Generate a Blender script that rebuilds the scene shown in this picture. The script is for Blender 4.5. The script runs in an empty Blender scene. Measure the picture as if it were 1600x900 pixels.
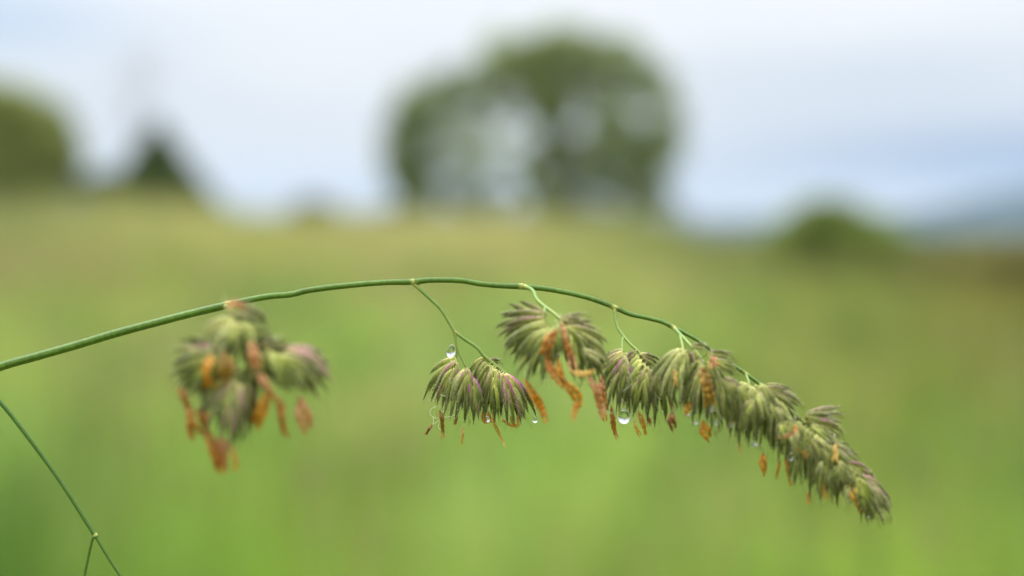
import bpy, bmesh, math, random
import numpy as np
from mathutils import Vector, Matrix, noise

random.seed(7)
RNG = np.random.default_rng(7)
sc = bpy.context.scene
COL = sc.collection
R = math.radians

# ------------------------------------------------------------------ camera, light, exposure
CAM_H = 0.95            # metres above the meadow
D = 0.267               # focus distance
PITCH = R(1.93)
camd = bpy.data.cameras.new("camera")
cam = bpy.data.objects.new("camera", camd); COL.objects.link(cam)
cam.location = (0, 0, CAM_H)
cam.rotation_euler = (math.pi/2 - PITCH, 0, 0)
camd.sensor_width = 36; camd.lens = 36 * D / 0.16
camd.clip_start = 0.01; camd.clip_end = 40000
camd.dof.use_dof = True
camd.dof.focus_distance = D - 0.0006
camd.dof.aperture_fstop = 7.3
camd.dof.aperture_blades = 9
sc.camera = cam

SUN_EL, SUN_AZ = R(58), R(-50)      # azimuth from +Y towards +X
world = bpy.data.worlds.new("World"); sc.world = world
world.use_nodes = True
wn, wl = world.node_tree.nodes, world.node_tree.links
wn.clear()
def wnode(t, **kw):
    n = wn.new(t)
    for k, v in kw.items(): setattr(n, k, v)
    return n
sky = wnode('ShaderNodeTexSky', sky_type='NISHITA', sun_disc=False)
sky.sun_elevation = SUN_EL; sky.sun_rotation = SUN_AZ
sky.air_density = 1.0; sky.dust_density = 1.5
bg_sky = wnode('ShaderNodeBackground'); bg_sky.inputs['Strength'].default_value = 0.06
wl.new(sky.outputs[0], bg_sky.inputs['Color'])
tc = wnode('ShaderNodeTexCoord')
sep = wnode('ShaderNodeSeparateXYZ'); wl.new(tc.outputs['Generated'], sep.inputs[0])
mp = wnode('ShaderNodeMapping'); mp.inputs['Scale'].default_value = (3.0, 3.0, 11.0)
mp.inputs['Location'].default_value = (0.35, 0.2, 0.6)
wl.new(tc.outputs['Generated'], mp.inputs[0])
nz = wnode('ShaderNodeTexNoise'); nz.inputs['Scale'].default_value = 1.3
nz.inputs['Detail'].default_value = 5; nz.inputs['Roughness'].default_value = 0.5
wl.new(mp.outputs[0], nz.inputs['Vector'])
def wmath(op, a, b=None, c=None, clamp=False):
    n = wnode('ShaderNodeMath', operation=op, use_clamp=clamp)
    for i, v in enumerate((a, b, c)):
        if v is None: continue
        if isinstance(v, (int, float)): n.inputs[i].default_value = v
        else: wl.new(v, n.inputs[i])
    return n.outputs[0]
def wmix(f, a, b):
    n = wnode('ShaderNodeMix', data_type='RGBA')
    if isinstance(f, (int, float)): n.inputs[0].default_value = f
    else: wl.new(f, n.inputs[0])
    for i, v in ((6, a), (7, b)):
        if isinstance(v, tuple): n.inputs[i].default_value = (*v, 1)
        else: wl.new(v, n.inputs[i])
    return n.outputs[2]
def wdir(px, py):       # a compass direction in the sky, used to place a cloud bank
    v = Vector(((px-800)*0.0001, (450-py)*0.0001, -D)); v.rotate(cam.rotation_euler)
    return v.normalized()
def wblob(px, py, rx, rz, soft=1.0):
    d = wdir(px, py)
    dx = wmath('MULTIPLY', wmath('SUBTRACT', sep.outputs[0], d.x), 1/(rx*0.0001/D))
    dz = wmath('MULTIPLY', wmath('SUBTRACT', sep.outputs[2], d.z), 1/(rz*0.0001/D))
    r2 = wmath('ADD', wmath('MULTIPLY', dx, dx), wmath('MULTIPLY', dz, dz))
    g = wmath('POWER', 2.718, wmath('MULTIPLY', r2, -1.0*soft))
    front = wmath('GREATER_THAN', sep.outputs[1], 0.0)
    return wmath('MULTIPLY', g, front)
nfac = wmath('MULTIPLY_ADD', nz.outputs[0], 2.2, -0.6, clamp=True)
cloud = wmix(nfac, (0.77, 0.82, 0.87), (0.93, 0.94, 0.955))
# cloud banks: a blue-grey bank low on the right, a lilac-white one, a blue gap top left
cloud = wmix(wmath('MULTIPLY', wblob(1620, 245, 430, 60), 0.85), cloud, (0.38, 0.49, 0.67))
cloud = wmix(wmath('MULTIPLY', wblob(1350, 110, 380, 50), 0.5), cloud, (0.62, 0.71, 0.80))
cloud = wmix(wmath('MULTIPLY', wblob(-60, 20, 230, 60), 0.8), cloud, (0.52, 0.66, 0.84))
cloud = wmix(wmath('MULTIPLY', wblob(1330, 0, 480, 45), 0.6), cloud, (0.90, 0.91, 0.93))
# an overcast sky is brightest overhead
zen = wmath('MULTIPLY_ADD', wmath('POWER', wmath('MAXIMUM', sep.outputs[2], 0.0), 1.7), 5.2, 1.0)
cl2 = wnode('ShaderNodeBackground'); wl.new(cloud, cl2.inputs['Color'])
wl.new(wmath('MULTIPLY', zen, 0.69), cl2.inputs['Strength'])
addw = wnode('ShaderNodeMixShader'); addw.inputs[0].default_value = 0.95
wl.new(bg_sky.outputs[0], addw.inputs[1]); wl.new(cl2.outputs[0], addw.inputs[2])
wo = wnode('ShaderNodeOutputWorld'); wl.new(addw.outputs[0], wo.inputs['Surface'])

sd = bpy.data.lights.new("sun", 'SUN'); sd.energy = 1.5; sd.angle = R(14); sd.color = (1.0, 0.965, 0.90)
so = bpy.data.objects.new("sun", sd); COL.objects.link(so)
sdir = Vector((math.sin(SUN_AZ)*math.cos(SUN_EL), math.cos(SUN_AZ)*math.cos(SUN_EL), math.sin(SUN_EL)))
so.location = sdir * 50
so.rotation_euler = sdir.to_track_quat('Z', 'Y').to_euler()

sc.view_settings.view_transform = 'Standard'
sc.view_settings.look = 'None'
sc.view_settings.gamma = 1.0
sc.view_settings.use_curve_mapping = False
sc.view_settings.exposure = 0.45
sc.render.engine = 'CYCLES'
sc.cycles.use_denoising = True
sc.cycles.max_bounces = 8
sc.cycles.transparent_max_bounces = 8
sc.cycles.transmission_bounces = 8
sc.cycles.volume_bounces = 0
sc.cycles.use_adaptive_sampling = True
sc.cycles.adaptive_threshold = 0.01

# ------------------------------------------------------------------ helpers
CM = cam.rotation_euler.to_matrix()
def P(px, py, d=0.0):
    """point seen at photo pixel (px,py), d (in units of 0.15 mm) nearer than the focus plane"""
    Z = D - d*0.000150
    return Vector(cam.location) + CM @ Vector(((px-800)*0.0001*Z/D, (450-py)*0.0001*Z/D, -Z))
def lin(r, g, b):
    f = lambda c: ((c/255+0.055)/1.055)**2.4 if c > 10 else c/255/12.92
    return np.array([f(r), f(g), f(b)])
PX = 0.0001

WORLD_ORG = {}
class MB:
    def __init__(self): self.v = []; self.f = []; self.c = []; self.n = 0
    def add(self, v, f, c):
        v = np.asarray(v, dtype=float).reshape(-1, 3)
        c = np.asarray(c, dtype=float)
        if c.ndim == 1: c = np.tile(c, (len(v), 1))
        self.v.append(v); self.c.append(c)
        for q in f: self.f.append(tuple(i + self.n for i in q))
        self.n += len(v)
    def merge(self, o):
        for q in o.f: self.f.append(tuple(i + self.n for i in q))
        self.v += o.v; self.c += o.c; self.n += o.n
    def build(self, name, mat, parent=None, origin=None, smooth=True):
        v = np.concatenate(self.v) if self.v else np.zeros((0, 3))
        if origin is None: origin = v.mean(axis=0)
        origin = np.array(origin, dtype=float)
        me = bpy.data.meshes.new(name)
        me.from_pydata((v - origin).tolist(), [], self.f)
        if len(self.f) < 60000 and name not in ('ground', 'hills'):
            bm = bmesh.new(); bm.from_mesh(me); bmesh.ops.recalc_face_normals(bm, faces=bm.faces); bm.to_mesh(me); bm.free()
        me.update()
        a = me.color_attributes.new('pigment', 'FLOAT_COLOR', 'POINT')
        cc = np.concatenate(self.c); cc = np.hstack([cc, np.ones((len(cc), 1))])
        a.data.foreach_set('color', cc.ravel().astype(np.float32))
        me.polygons.foreach_set('use_smooth', [smooth]*len(me.polygons))
        me.materials.append(mat)
        o = bpy.data.objects.new(name, me); COL.objects.link(o)
        if parent is not None:
            o.parent = parent; o.location = origin - WORLD_ORG[parent.name]
        else: o.location = origin
        WORLD_ORG[o.name] = origin
        return o
def empty(name, loc):
    o = bpy.data.objects.new(name, None); COL.objects.link(o); o.location = loc
    o.empty_display_size = 0.02
    WORLD_ORG[o.name] = np.array(loc, dtype=float)
    return o
def tag(o, label=None, cat=None, group=None, kind=None):
    if label: o['label'] = label
    if cat: o['category'] = cat
    if group: o['group'] = group
    if kind: o['kind'] = kind
    return o

def spline(pts, step):
    """Catmull-Rom through rows of numbers (any width)"""
    p = np.asarray(pts, dtype=float)
    if len(p) == 2:
        t = np.linspace(0, 1, max(3, int(np.linalg.norm(p[1, :3]-p[0, :3])/step)))[:, None]
        return p[0]*(1-t) + p[1]*t
    q = np.vstack([2*p[0]-p[1], p, 2*p[-1]-p[-2]])
    out = []
    for i in range(1, len(q)-2):
        n = max(2, int(np.linalg.norm(q[i+1, :3]-q[i, :3])/step))
        t = np.linspace(0, 1, n, endpoint=False)[:, None]
        out.append(0.5*((2*q[i]) + (-q[i-1]+q[i+1])*t + (2*q[i-1]-5*q[i]+4*q[i+1]-q[i+2])*t*t
                        + (-q[i-1]+3*q[i]-3*q[i+1]+q[i+2])*t**3))
    out.append(q[-2][None, :])
    return np.vstack(out)
def unit(v):
    return v/np.maximum(np.linalg.norm(v, axis=-1, keepdims=True), 1e-12)
VIEW = np.array(CM @ Vector((0, 0, 1)))   # towards the camera
def frames(c, ref=None):
    t = np.gradient(c, axis=0); t = unit(t)
    ref = VIEW if ref is None else ref
    n = ref[None, :] - (t @ ref)[:, None]*t
    n = unit(n); s = np.cross(t, n)
    return t, n, s
def tube(mb, c, r, col, sides=10, ridge=0.0, rough=0.0):
    c = np.asarray(c); n = len(c)
    r = np.broadcast_to(np.asarray(r, dtype=float), (n,))
    t, nn, ss = frames(c)
    a = np.arange(sides)*2*math.pi/sides
    rr = r[:, None]*(1 + ridge*np.cos(a*4)[None, :] + rough*RNG.normal(size=(n, 1)))
    v = c[:, None, :] + rr[:, :, None]*(np.cos(a)[None, :, None]*nn[:, None, :] + np.sin(a)[None, :, None]*ss[:, None, :])
    v = v.reshape(-1, 3)
    f = []
    for i in range(n-1):
        for j in range(sides):
            k = (j+1) % sides
            f.append((i*sides+j, i*sides+k, (i+1)*sides+k, (i+1)*sides+j))
    f.append(tuple(range(sides))[::-1]); f.append(tuple((n-1)*sides+j for j in range(sides)))
    col = np.asarray(col, dtype=float)
    if col.ndim == 2: col = np.repeat(col, sides, axis=0)
    mb.add(v, f, col)

# ------------------------------------------------------------------ materials
def mat_base(name):
    m = bpy.data.materials.new(name); m.use_nodes = True
    nt = m.node_tree; nt.nodes.clear()
    return m, nt.nodes, nt.links
def pigment_mat(name, rough=0.5, spec=0.4, transl=0.25, nscale=3000, namt=0.35, bump=0.0, stretch=(1, 1, 1), hue=None, sheen=0.0, coat=0.0):
    m, n, l = mat_base(name)
    at = n.new('ShaderNodeAttribute'); at.attribute_name = 'pigment'
    tcn = n.new('ShaderNodeTexCoord'); mpn = n.new('ShaderNodeMapping'); mpn.inputs['Scale'].default_value = stretch
    l.new(tcn.outputs['Object'], mpn.inputs[0])
    nzn = n.new('ShaderNodeTexNoise'); nzn.inputs['Scale'].default_value = nscale
    nzn.inputs['Detail'].default_value = 3
    l.new(mpn.outputs[0], nzn.inputs['Vector'])
    mr = n.new('ShaderNodeMapRange'); mr.inputs['From Min'].default_value = 0.3; mr.inputs['From Max'].default_value = 0.7
    mr.inputs['To Min'].default_value = 1-namt; mr.inputs['To Max'].default_value = 1+namt
    l.new(nzn.outputs[0], mr.inputs[0])
    mx = n.new('ShaderNodeVectorMath'); mx.operation = 'SCALE'
    l.new(at.outputs['Color'], mx.inputs[0]); l.new(mr.outputs[0], mx.inputs['Scale'])
    pr = n.new('ShaderNodeBsdfPrincipled')
    pr.inputs['Roughness'].default_value = rough
    pr.inputs['Specular IOR Level'].default_value = spec
    pr.inputs['Sheen Weight'].default_value = sheen
    pr.inputs['Coat Weight'].default_value = coat; pr.inputs['Coat Roughness'].default_value = 0.15
    l.new(mx.outputs[0], pr.inputs['Base Color'])
    if bump:
        b = n.new('ShaderNodeBump'); b.inputs['Strength'].default_value = 0.5; b.inputs['Distance'].default_value = bump
        l.new(nzn.outputs[0], b.inputs['Height']); l.new(b.outputs[0], pr.inputs['Normal'])
    out = n.new('ShaderNodeOutputMaterial')
    if transl:
        tr = n.new('ShaderNodeBsdfTranslucent'); l.new(mx.outputs[0], tr.inputs['Color'])
        ms = n.new('ShaderNodeMixShader'); ms.inputs[0].default_value = transl
        l.new(pr.outputs[0], ms.inputs[1]); l.new(tr.outputs[0], ms.inputs[2]); l.new(ms.outputs[0], out.inputs[0])
    else: l.new(pr.outputs[0], out.inputs[0])
    return m
M_stem = pigment_mat('stem_skin', rough=0.5, spec=0.3, transl=0.12, nscale=2500, namt=0.13, bump=0.00002)
M_spk = pigment_mat('spikelet_scale', rough=0.6, spec=0.2, transl=0.34, nscale=5200, namt=0.34, bump=0.00003, stretch=(1, 1, 0.25), coat=0.10)
M_anth = pigment_mat('anther_skin', rough=0.5, spec=0.45, transl=0.45, nscale=2200, namt=0.3, bump=0.00005)
M_hair = pigment_mat('pale_filament', rough=0.4, spec=0.6, transl=0.5, nscale=2000, namt=0.1)
M_blade = pigment_mat('meadow_blade', rough=0.5, spec=0.3, transl=0.45, nscale=6, namt=0.15)
M_leaf = pigment_mat('tree_leaf', rough=0.55, spec=0.3, transl=0.3, nscale=1.2, namt=0.25)
M_bark = pigment_mat('bark', rough=0.9, spec=0.2, transl=0, nscale=9, namt=0.35, bump=0.01, stretch=(1, 1, 0.3))
def water_mat():
    m, n, l = mat_base('water_drop')
    g = n.new('ShaderNodeBsdfGlass'); g.inputs['IOR'].default_value = 1.333; g.inputs['Roughness'].default_value = 0.0
    # faint procedural unevenness of the film
    tcn = n.new('ShaderNodeTexCoord'); nz_ = n.new('ShaderNodeTexNoise'); nz_.inputs['Scale'].default_value = 900
    b = n.new('ShaderNodeBump'); b.inputs['Strength'].default_value = 0.05; b.inputs['Distance'].default_value = 0.00005
    l.new(tcn.outputs['Object'], nz_.inputs['Vector']); l.new(nz_.outputs[0], b.inputs['Height']); l.new(b.outputs[0], g.inputs['Normal'])
    out = n.new('ShaderNodeOutputMaterial'); l.new(g.outputs[0], out.inputs[0])
    return m
M_water = water_mat()
def ground_mat(name, c1, c2, c3, s1, s2, pig=False):
    m, n, l = mat_base(name)
    tcn = n.new('ShaderNodeTexCoord')
    a = n.new('ShaderNodeTexNoise'); a.inputs['Scale'].default_value = s1; a.inputs['Detail'].default_value = 6
    b = n.new('ShaderNodeTexNoise'); b.inputs['Scale'].default_value = s2; b.inputs['Detail'].default_value = 4
    l.new(tcn.outputs['Object'], a.inputs['Vector']); l.new(tcn.outputs['Object'], b.inputs['Vector'])
    r1 = n.new('ShaderNodeValToRGB'); r1.color_ramp.elements[0].position = 0.35; r1.color_ramp.elements[1].position = 0.65
    r1.color_ramp.elements[0].color = (*c1, 1); r1.color_ramp.elements[1].color = (*c2, 1)
    l.new(a.outputs[0], r1.inputs[0])
    mx = n.new('ShaderNodeMix'); mx.data_type = 'RGBA'
    l.new(b.outputs[0], mx.inputs[0]); l.new(r1.outputs[0], mx.inputs[6]); mx.inputs[7].default_value = (*c3, 1)
    pr = n.new('ShaderNodeBsdfPrincipled'); pr.inputs['Roughness'].default_value = 0.95; pr.inputs['Specular IOR Level'].default_value = 0.1
    l.new(mx.outputs[2], pr.inputs['Base Color'])
    out = n.new('ShaderNodeOutputMaterial'); l.new(pr.outputs[0], out.inputs[0])
    return m
M_ground = ground_mat('meadow_soil', (0.11, 0.13, 0.035), (0.20, 0.22, 0.06), (0.16, 0.17, 0.055), 0.12, 3.0)
M_hill = ground_mat('far_woodland', (0.02, 0.03, 0.025), (0.03, 0.045, 0.03), (0.025, 0.035, 0.03), 0.004, 0.03)

# ------------------------------------------------------------------ terrain
CREST = np.array([(-2500, 1.7), (-200, 1.68), (150, 1.68), (290, 1.62), (375, 1.10), (430, 1.05), (600, 1.12), (1000, 1.02), (1110, 0.30), (1700, 0.12), (4000, 0.1)])
def ss(a, b, x):
    t = np.clip((x-a)/(b-a), 0, 1); return t*t*(3-2*t)
def height(x, y):
    x = np.asarray(x, dtype=float); y = np.asarray(y, dtype=float)
    px = 800 + np.clip(x/np.maximum(y, 8.0), -1.5, 1.5)*2670
    c = np.interp(px, CREST[:, 0], CREST[:, 1])
    h = c*ss(14, 60, y)
    r = np.hypot(x, y)
    h = h - 9*ss(110, 900, r)*1.0
    return h + 0.03*np.sin(x*0.7+1)*np.cos(y*0.5)*ss(3, 8, r)
def terrain():
    rs = np.concatenate([np.linspace(0.5, 10, 20), np.geomspace(10.5, 140, 60), np.geomspace(150, 4700, 34)])
    az = np.concatenate([np.linspace(-180, -40, 20, endpoint=False), np.linspace(-40, 40, 121), np.linspace(40, 180, 20, endpoint=False)[1:]])
    na = len(az)
    v = [(0, 0, 0.0)]
    A = np.radians(az)
    for r in rs:
        x = r*np.sin(A); y = r*np.cos(A); z = height(x, y)
        v += list(zip(x, y, z))
    f = []
    for j in range(na):
        f.append((0, 1+(j+1) % na, 1+j))
    for i in range(len(rs)-1):
        for j in range(na):
            k = (j+1) % na
            f.append((1+i*na+j, 1+i*na+k, 1+(i+1)*na+k, 1+(i+1)*na+j))
    mb = MB(); mb.add(v, f, (0.2, 0.25, 0.06))
    return mb
tag(terrain().build('ground', M_ground, origin=(0, 0, 0)), kind='structure')

# far wooded ridge, rising to the right
def ridge():
    mb = MB(); v = []; f = []
    xs = np.linspace(-3200, 3400, 180)
    D0 = 3000.0
    for x in xs:
        px = 800 + x/D0*2670
        prof = np.interp(px, [-2000, 0, 500, 1000, 1180, 1380, 1450, 1530, 1620, 1800, 2600], [12, 14, 16, 20, 24, 30, 40, 60, 78, 95, 60])
        h = prof + 5*noise.noise(Vector((x*0.004, 3.1, 0))) + 2*noise.noise(Vector((x*0.02, 1.1, 0)))
        for k, (dy, s) in enumerate(((-500, 0.0), (-260, 0.45), (-90, 0.85), (0, 1.0), (300, 0.8), (1200, 0.0))):
            v.append((x, D0+dy + 40*noise.noise(Vector((x*0.003, k, 0))), -12 + (h+12)*s))
    m = 6
    for i in range(len(xs)-1):
        for k in range(m-1):
            f.append((i*m+k, (i+1)*m+k, (i+1)*m+k+1, i*m+k+1))
    mb.add(v, f, (0.05, 0.07, 0.04)); return mb
tag(ridge().build('hills', M_hill), kind='structure')

# ------------------------------------------------------------------ meadow grass (uncountable)
# what grows where: colour of the sward by bearing (photo x) and distance
GX = [0, 200, 400, 600, 800, 1000, 1200, 1400, 1600]
GY = [340, 390, 440, 520, 620, 740, 860]
GRID = np.array([
 [(158,158,98),(160,164,98),(158,164,92),(160,162,98),(160,166,92),(160,162,92),(130,134,84),(96,112,52),(112,114,56)],
 [(162,166,92),(160,166,88),(154,164,84),(164,170,94),(166,172,94),(162,170,90),(124,136,70),(104,120,46),(108,110,44)],
 [(140,156,76),(138,156,72),(148,164,80),(158,168,84),(156,170,84),(150,166,80),(128,144,62),(118,132,54),(106,110,42)],
 [(132,152,72),(136,148,78),(136,156,74),(134,160,72),(140,166,78),(134,158,70),(124,144,62),(122,138,58),(112,126,54)],
 [(116,144,64),(126,146,66),(120,150,60),(136,150,74),(144,166,78),(138,156,74),(124,148,64),(124,134,60),(110,134,58)],
 [(80,112,38),(112,138,54),(126,150,60),(136,160,72),(138,160,72),(132,156,66),(128,148,64),(118,140,60),(112,138,56)],
 [(66,98,28),(100,132,44),(112,150,46),(134,160,66),(130,158,60),(128,146,66),(124,154,56),(120,148,52),(108,140,48)]], dtype=float)
def srgb2lin(a):
    a = a/255.0
    return np.where(a > 0.04045, ((a+0.055)/1.055)**2.4, a/12.92)
GLIN = srgb2lin(GRID)*np.array([0.62, 0.63, 0.76, 0.92, 0.97, 1.0, 1.0])[:, None, None]*np.array([1, 1, 1.12])   # far rows scaled darker than near ones, blue raised throughout
def field_colour(x, y):
    d = np.maximum(np.hypot(x, y), 0.6)
    px = np.clip(800 + x/np.maximum(y, 0.4)*2670, 0, 1599)
    py = np.clip(360 + 0.35*2670/d, 345, 859)
    ix = np.interp(px, GX, range(len(GX))); iy = np.interp(py, GY, range(len(GY)))
    i0 = np.minimum(ix.astype(int), len(GX)-2); j0 = np.minimum(iy.astype(int), len(GY)-2)
    fx = (ix-i0)[:, None]; fy = (iy-j0)[:, None]
    return (GLIN[j0, i0]*(1-fx)*(1-fy) + GLIN[j0, i0+1]*fx*(1-fy) + GLIN[j0+1, i0]*(1-fx)*fy + GLIN[j0+1, i0+1]*fx*fy)
ALB = np.array([1.23, 1.18, 1.28])        # leaf reflectance relative to its colour in the photograph
def grass_zone(n, r0, r1, half, wid, hmin, hmax, kink=0.35):
    a = RNG.uniform(-half, half, n); r = np.sqrt(RNG.uniform(r0*r0, r1*r1, n))
    x = r*np.sin(a); y = r*np.cos(a)
    # tussocks
    cl = np.array([noise.noise(Vector((xx*2.2/(1+0.04*rr), yy*2.2/(1+0.04*rr), 0))) for xx, yy, rr in zip(x, y, r)])
    keep = RNG.uniform(size=n) < 0.55 + cl*1.3
    x, y, r, cl = x[keep], y[keep], r[keep], cl[keep]; n = len(x)
    z = height(x, y)
    h = RNG.uniform(hmin, hmax, n)*(1+0.25*cl)
    w = wid*RNG.uniform(0.6, 1.3, n)
    th = RNG.uniform(0, 2*math.pi, n); lean = RNG.uniform(0.02, kink, n)*h; la = RNG.uniform(0, 2*math.pi, n)
    base = np.stack([x, y, z], 1)
    wv = np.stack([np.cos(th), np.sin(th), 0*th], 1)*w[:, None]*0.5
    lv = np.stack([np.cos(la), np.sin(la), 0*la], 1)*lean[:, None]
    up = np.array([0, 0, 1.0])[None, :]*h[:, None]
    L = []
    for t, ww in ((0, 0.8), (0.35, 1.0), (0.7, 0.75), (1.0, 0.0)):
        cpt = base + up*(t - 0.12*t*t*(lean/h)[:, None]*2) + lv*t*t
        if ww > 0: L += [cpt - wv*ww, cpt + wv*ww]
        else: L += [cpt]
    V = np.stack(L, 1)     # n,7,3
    base_c = field_colour(x, y)*ALB
    var = RNG.normal(1, 0.17, (n, 1)); tone = RNG.normal(0, 1, (n, 1))
    cn = np.array([noise.noise(Vector((xx*2.0/(1+0.22*rr), yy*1.2/(1+0.22*rr), 7.7))) for xx, yy, rr in zip(x, y, r)])[:, None]
    c = base_c*var*(1+0.35*cl[:, None])*(1+cn*np.array([[0.55, 0.40, 0.55]]))*np.hstack([1+0.10*tone, 1+0*tone, 1-0.12*tone])
    dry = RNG.uniform(size=n) < 0.12
    c[dry] = c[dry]*np.array([1.5, 1.15, 1.35])
    c = np.clip(c, 0.005, 0.8)
    Cc = np.repeat(c[:, None, :], 7, 1)
    return V, Cc
def seed_zone(n, r0, r1, half, size, hmin, hmax):
    """taller stalks ending in small tan-purple flower spikes"""
    a = RNG.uniform(-half, half, n); r = np.sqrt(RNG.uniform(r0*r0, r1*r1, n))
    x = r*np.sin(a); y = r*np.cos(a); z = height(x, y); h = RNG.uniform(hmin, hmax, n)
    la = RNG.uniform(0, 2*math.pi, n); lean = RNG.uniform(0.02, 0.2, n)*h
    top = np.stack([x+np.cos(la)*lean, y+np.sin(la)*lean, z+h], 1)
    base = np.stack([x, y, z], 1)
    out = []
    th = RNG.uniform(0, math.pi, n); wv = np.stack([np.cos(th), np.sin(th), 0*th], 1)
    sw = size*0.05
    st = np.stack([base-wv*sw, base+wv*sw, top*0.5+base*0.5-wv*sw, top*0.5+base*0.5+wv*sw, top*0.85+base*0.15-wv*sw, top*0.85+base*0.15+wv*sw, top], 1)
    w2 = np.stack([-np.sin(th), np.cos(th), 0*th], 1)
    def spike(wd):
        l0 = top - np.array([0, 0, 1])*size*1.5
        return np.stack([l0-wd*size*.08, l0+wd*size*.08, l0+[0, 0, size*.6]-wd*size*.26, l0+[0, 0, size*.6]+wd*size*.26,
                         l0+[0, 0, size*1.2]-wd*size*.16, l0+[0, 0, size*1.2]+wd*size*.16, top+[0, 0, size*.2]], 1)
    cg = field_colour(x, y)*ALB
    tan = np.array([0.30, 0.25, 0.13])*RNG.uniform(0.7, 1.2, (n, 1))
    tan = tan*0.6 + cg*0.4
    V = np.concatenate([st, spike(wv), spike(w2)]); C_ = np.concatenate([cg, tan, tan])
    return V, np.repeat(C_[:, None, :], 7, 1)
Vs, Cs = [], []
for args in ((3500, 0.25, 1.3, R(180), 0.005, 0.30, 0.56), (38000, 1.1, 4.5, R(46), 0.0055, 0.30, 0.62),
             (52000, 4.2, 14, R(46), 0.010, 0.34, 0.66), (60000, 13, 40, R(46), 0.028, 0.34, 0.62), (48000, 38, 95, R(46), 0.07, 0.3, 0.6),
             (9000, 1.2, 7.0, R(180), 0.009, 0.3, 0.6)):
    V, C_ = grass_zone(*args); Vs.append(V); Cs.append(C_)
for args in ((500, 1.4, 5, R(32), 0.025, 0.55, 0.74), (1800, 5, 16, R(30), 0.03, 0.55, 0.8), (4500, 15, 60, R(28), 0.05, 0.55, 0.8)):
    V, C_ = seed_zone(*args); Vs.append(V); Cs.append(C_)
# dense tufts standing a little above the sward: some straw and seed-ripe, some fresh, some dark
def tufts(nt, r0, r1, per, rad, wid):
    a = RNG.uniform(-R(24), R(24), nt); r = RNG.uniform(r0, r1, nt); out = []
    for aa, rr in zip(a, r):
        n = per; th = RNG.uniform(0, 2*math.pi, n); q_ = rad*np.sqrt(RNG.uniform(0, 1, n))*(0.6+0.2*rr)
        x = rr*math.sin(aa)+q_*np.cos(th); y = rr*math.cos(aa)+q_*np.sin(th); z = height(x, y)
        hh = RNG.uniform(0.42, 0.60+0.16*random.random(), n); ln_ = RNG.uniform(0.02, 0.3, n)*hh
        dr = np.stack([np.cos(th), np.sin(th), 0*th], 1); w3 = np.stack([np.cos(th+1.3), np.sin(th+1.3), 0*th], 1)*wid*0.5
        b3 = np.stack([x, y, z], 1); L = []
        for t, ww in ((0, .8), (.35, 1), (.7, .75), (1, 0)):
            cp = b3 + np.array([0, 0, 1])*(hh*t)[:, None] + dr*(ln_*t*t)[:, None]
            L += [cp-w3*ww, cp+w3*ww] if ww else [cp]
        kind = random.choice(((1.30, 1.08, 1.55), (1.38, 1.30, 1.15), (0.62, 0.74, 0.6), (0.75, 0.95, 0.8), (1.25, 0.98, 1.3), (1.05, 1.22, .9)))
        c = field_colour(x, y)*ALB*np.array(kind)*RNG.uniform(0.85, 1.15, (n, 1))
        Vs.append(np.stack(L, 1)); Cs.append(np.repeat(np.clip(c, .005, .8)[:, None, :], 7, 1))
tufts(110, 1.5, 3.2, 90, 0.030, 0.005); tufts(150, 3.2, 8, 100, 0.045, 0.010); tufts(150, 8, 24, 90, 0.08, 0.022)
V = np.concatenate(Vs); C_ = np.concatenate(Cs); nb = len(V)
def fast_mesh(name, verts, tris_or_quads, cols, mat):
    """verts (N,3); list of (k, faces array)"""
    me = bpy.data.meshes.new(name)
    nv = len(verts); me.vertices.add(nv); me.vertices.foreach_set('co', verts.ravel().astype(np.float32))
    loops = np.concatenate([f.ravel() for f in tris_or_quads]).astype(np.int32)
    tot = np.concatenate([np.full(len(f), f.shape[1]) for f in tris_or_quads]).astype(np.int32)
    start = np.concatenate([[0], np.cumsum(tot)[:-1]]).astype(np.int32)
    me.loops.add(len(loops)); me.loops.foreach_set('vertex_index', loops)
    me.polygons.add(len(tot)); me.polygons.foreach_set('loop_start', start); me.polygons.foreach_set('loop_total', tot)
    me.update(calc_edges=True)
    a = me.color_attributes.new('pigment', 'FLOAT_COLOR', 'POINT')
    a.data.foreach_set('color', np.hstack([cols, np.ones((nv, 1))]).ravel().astype(np.float32))
    me.materials.append(mat)
    return me
b7 = (np.arange(nb)*7)[:, None]
quads = np.concatenate([b7 + np.array([0, 1, 3, 2]), b7 + np.array([2, 3, 5, 4])])
tris = b7 + np.array([4, 5, 6])
me = fast_mesh('grass', V.reshape(-1, 3), [quads, tris], C_.reshape(-1, 3), M_blade)
go = bpy.data.objects.new('grass', me); COL.objects.link(go)
tag(go, 'soft blurred green and straw coloured meadow grass filling the field', 'grass', kind='stuff')

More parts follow.
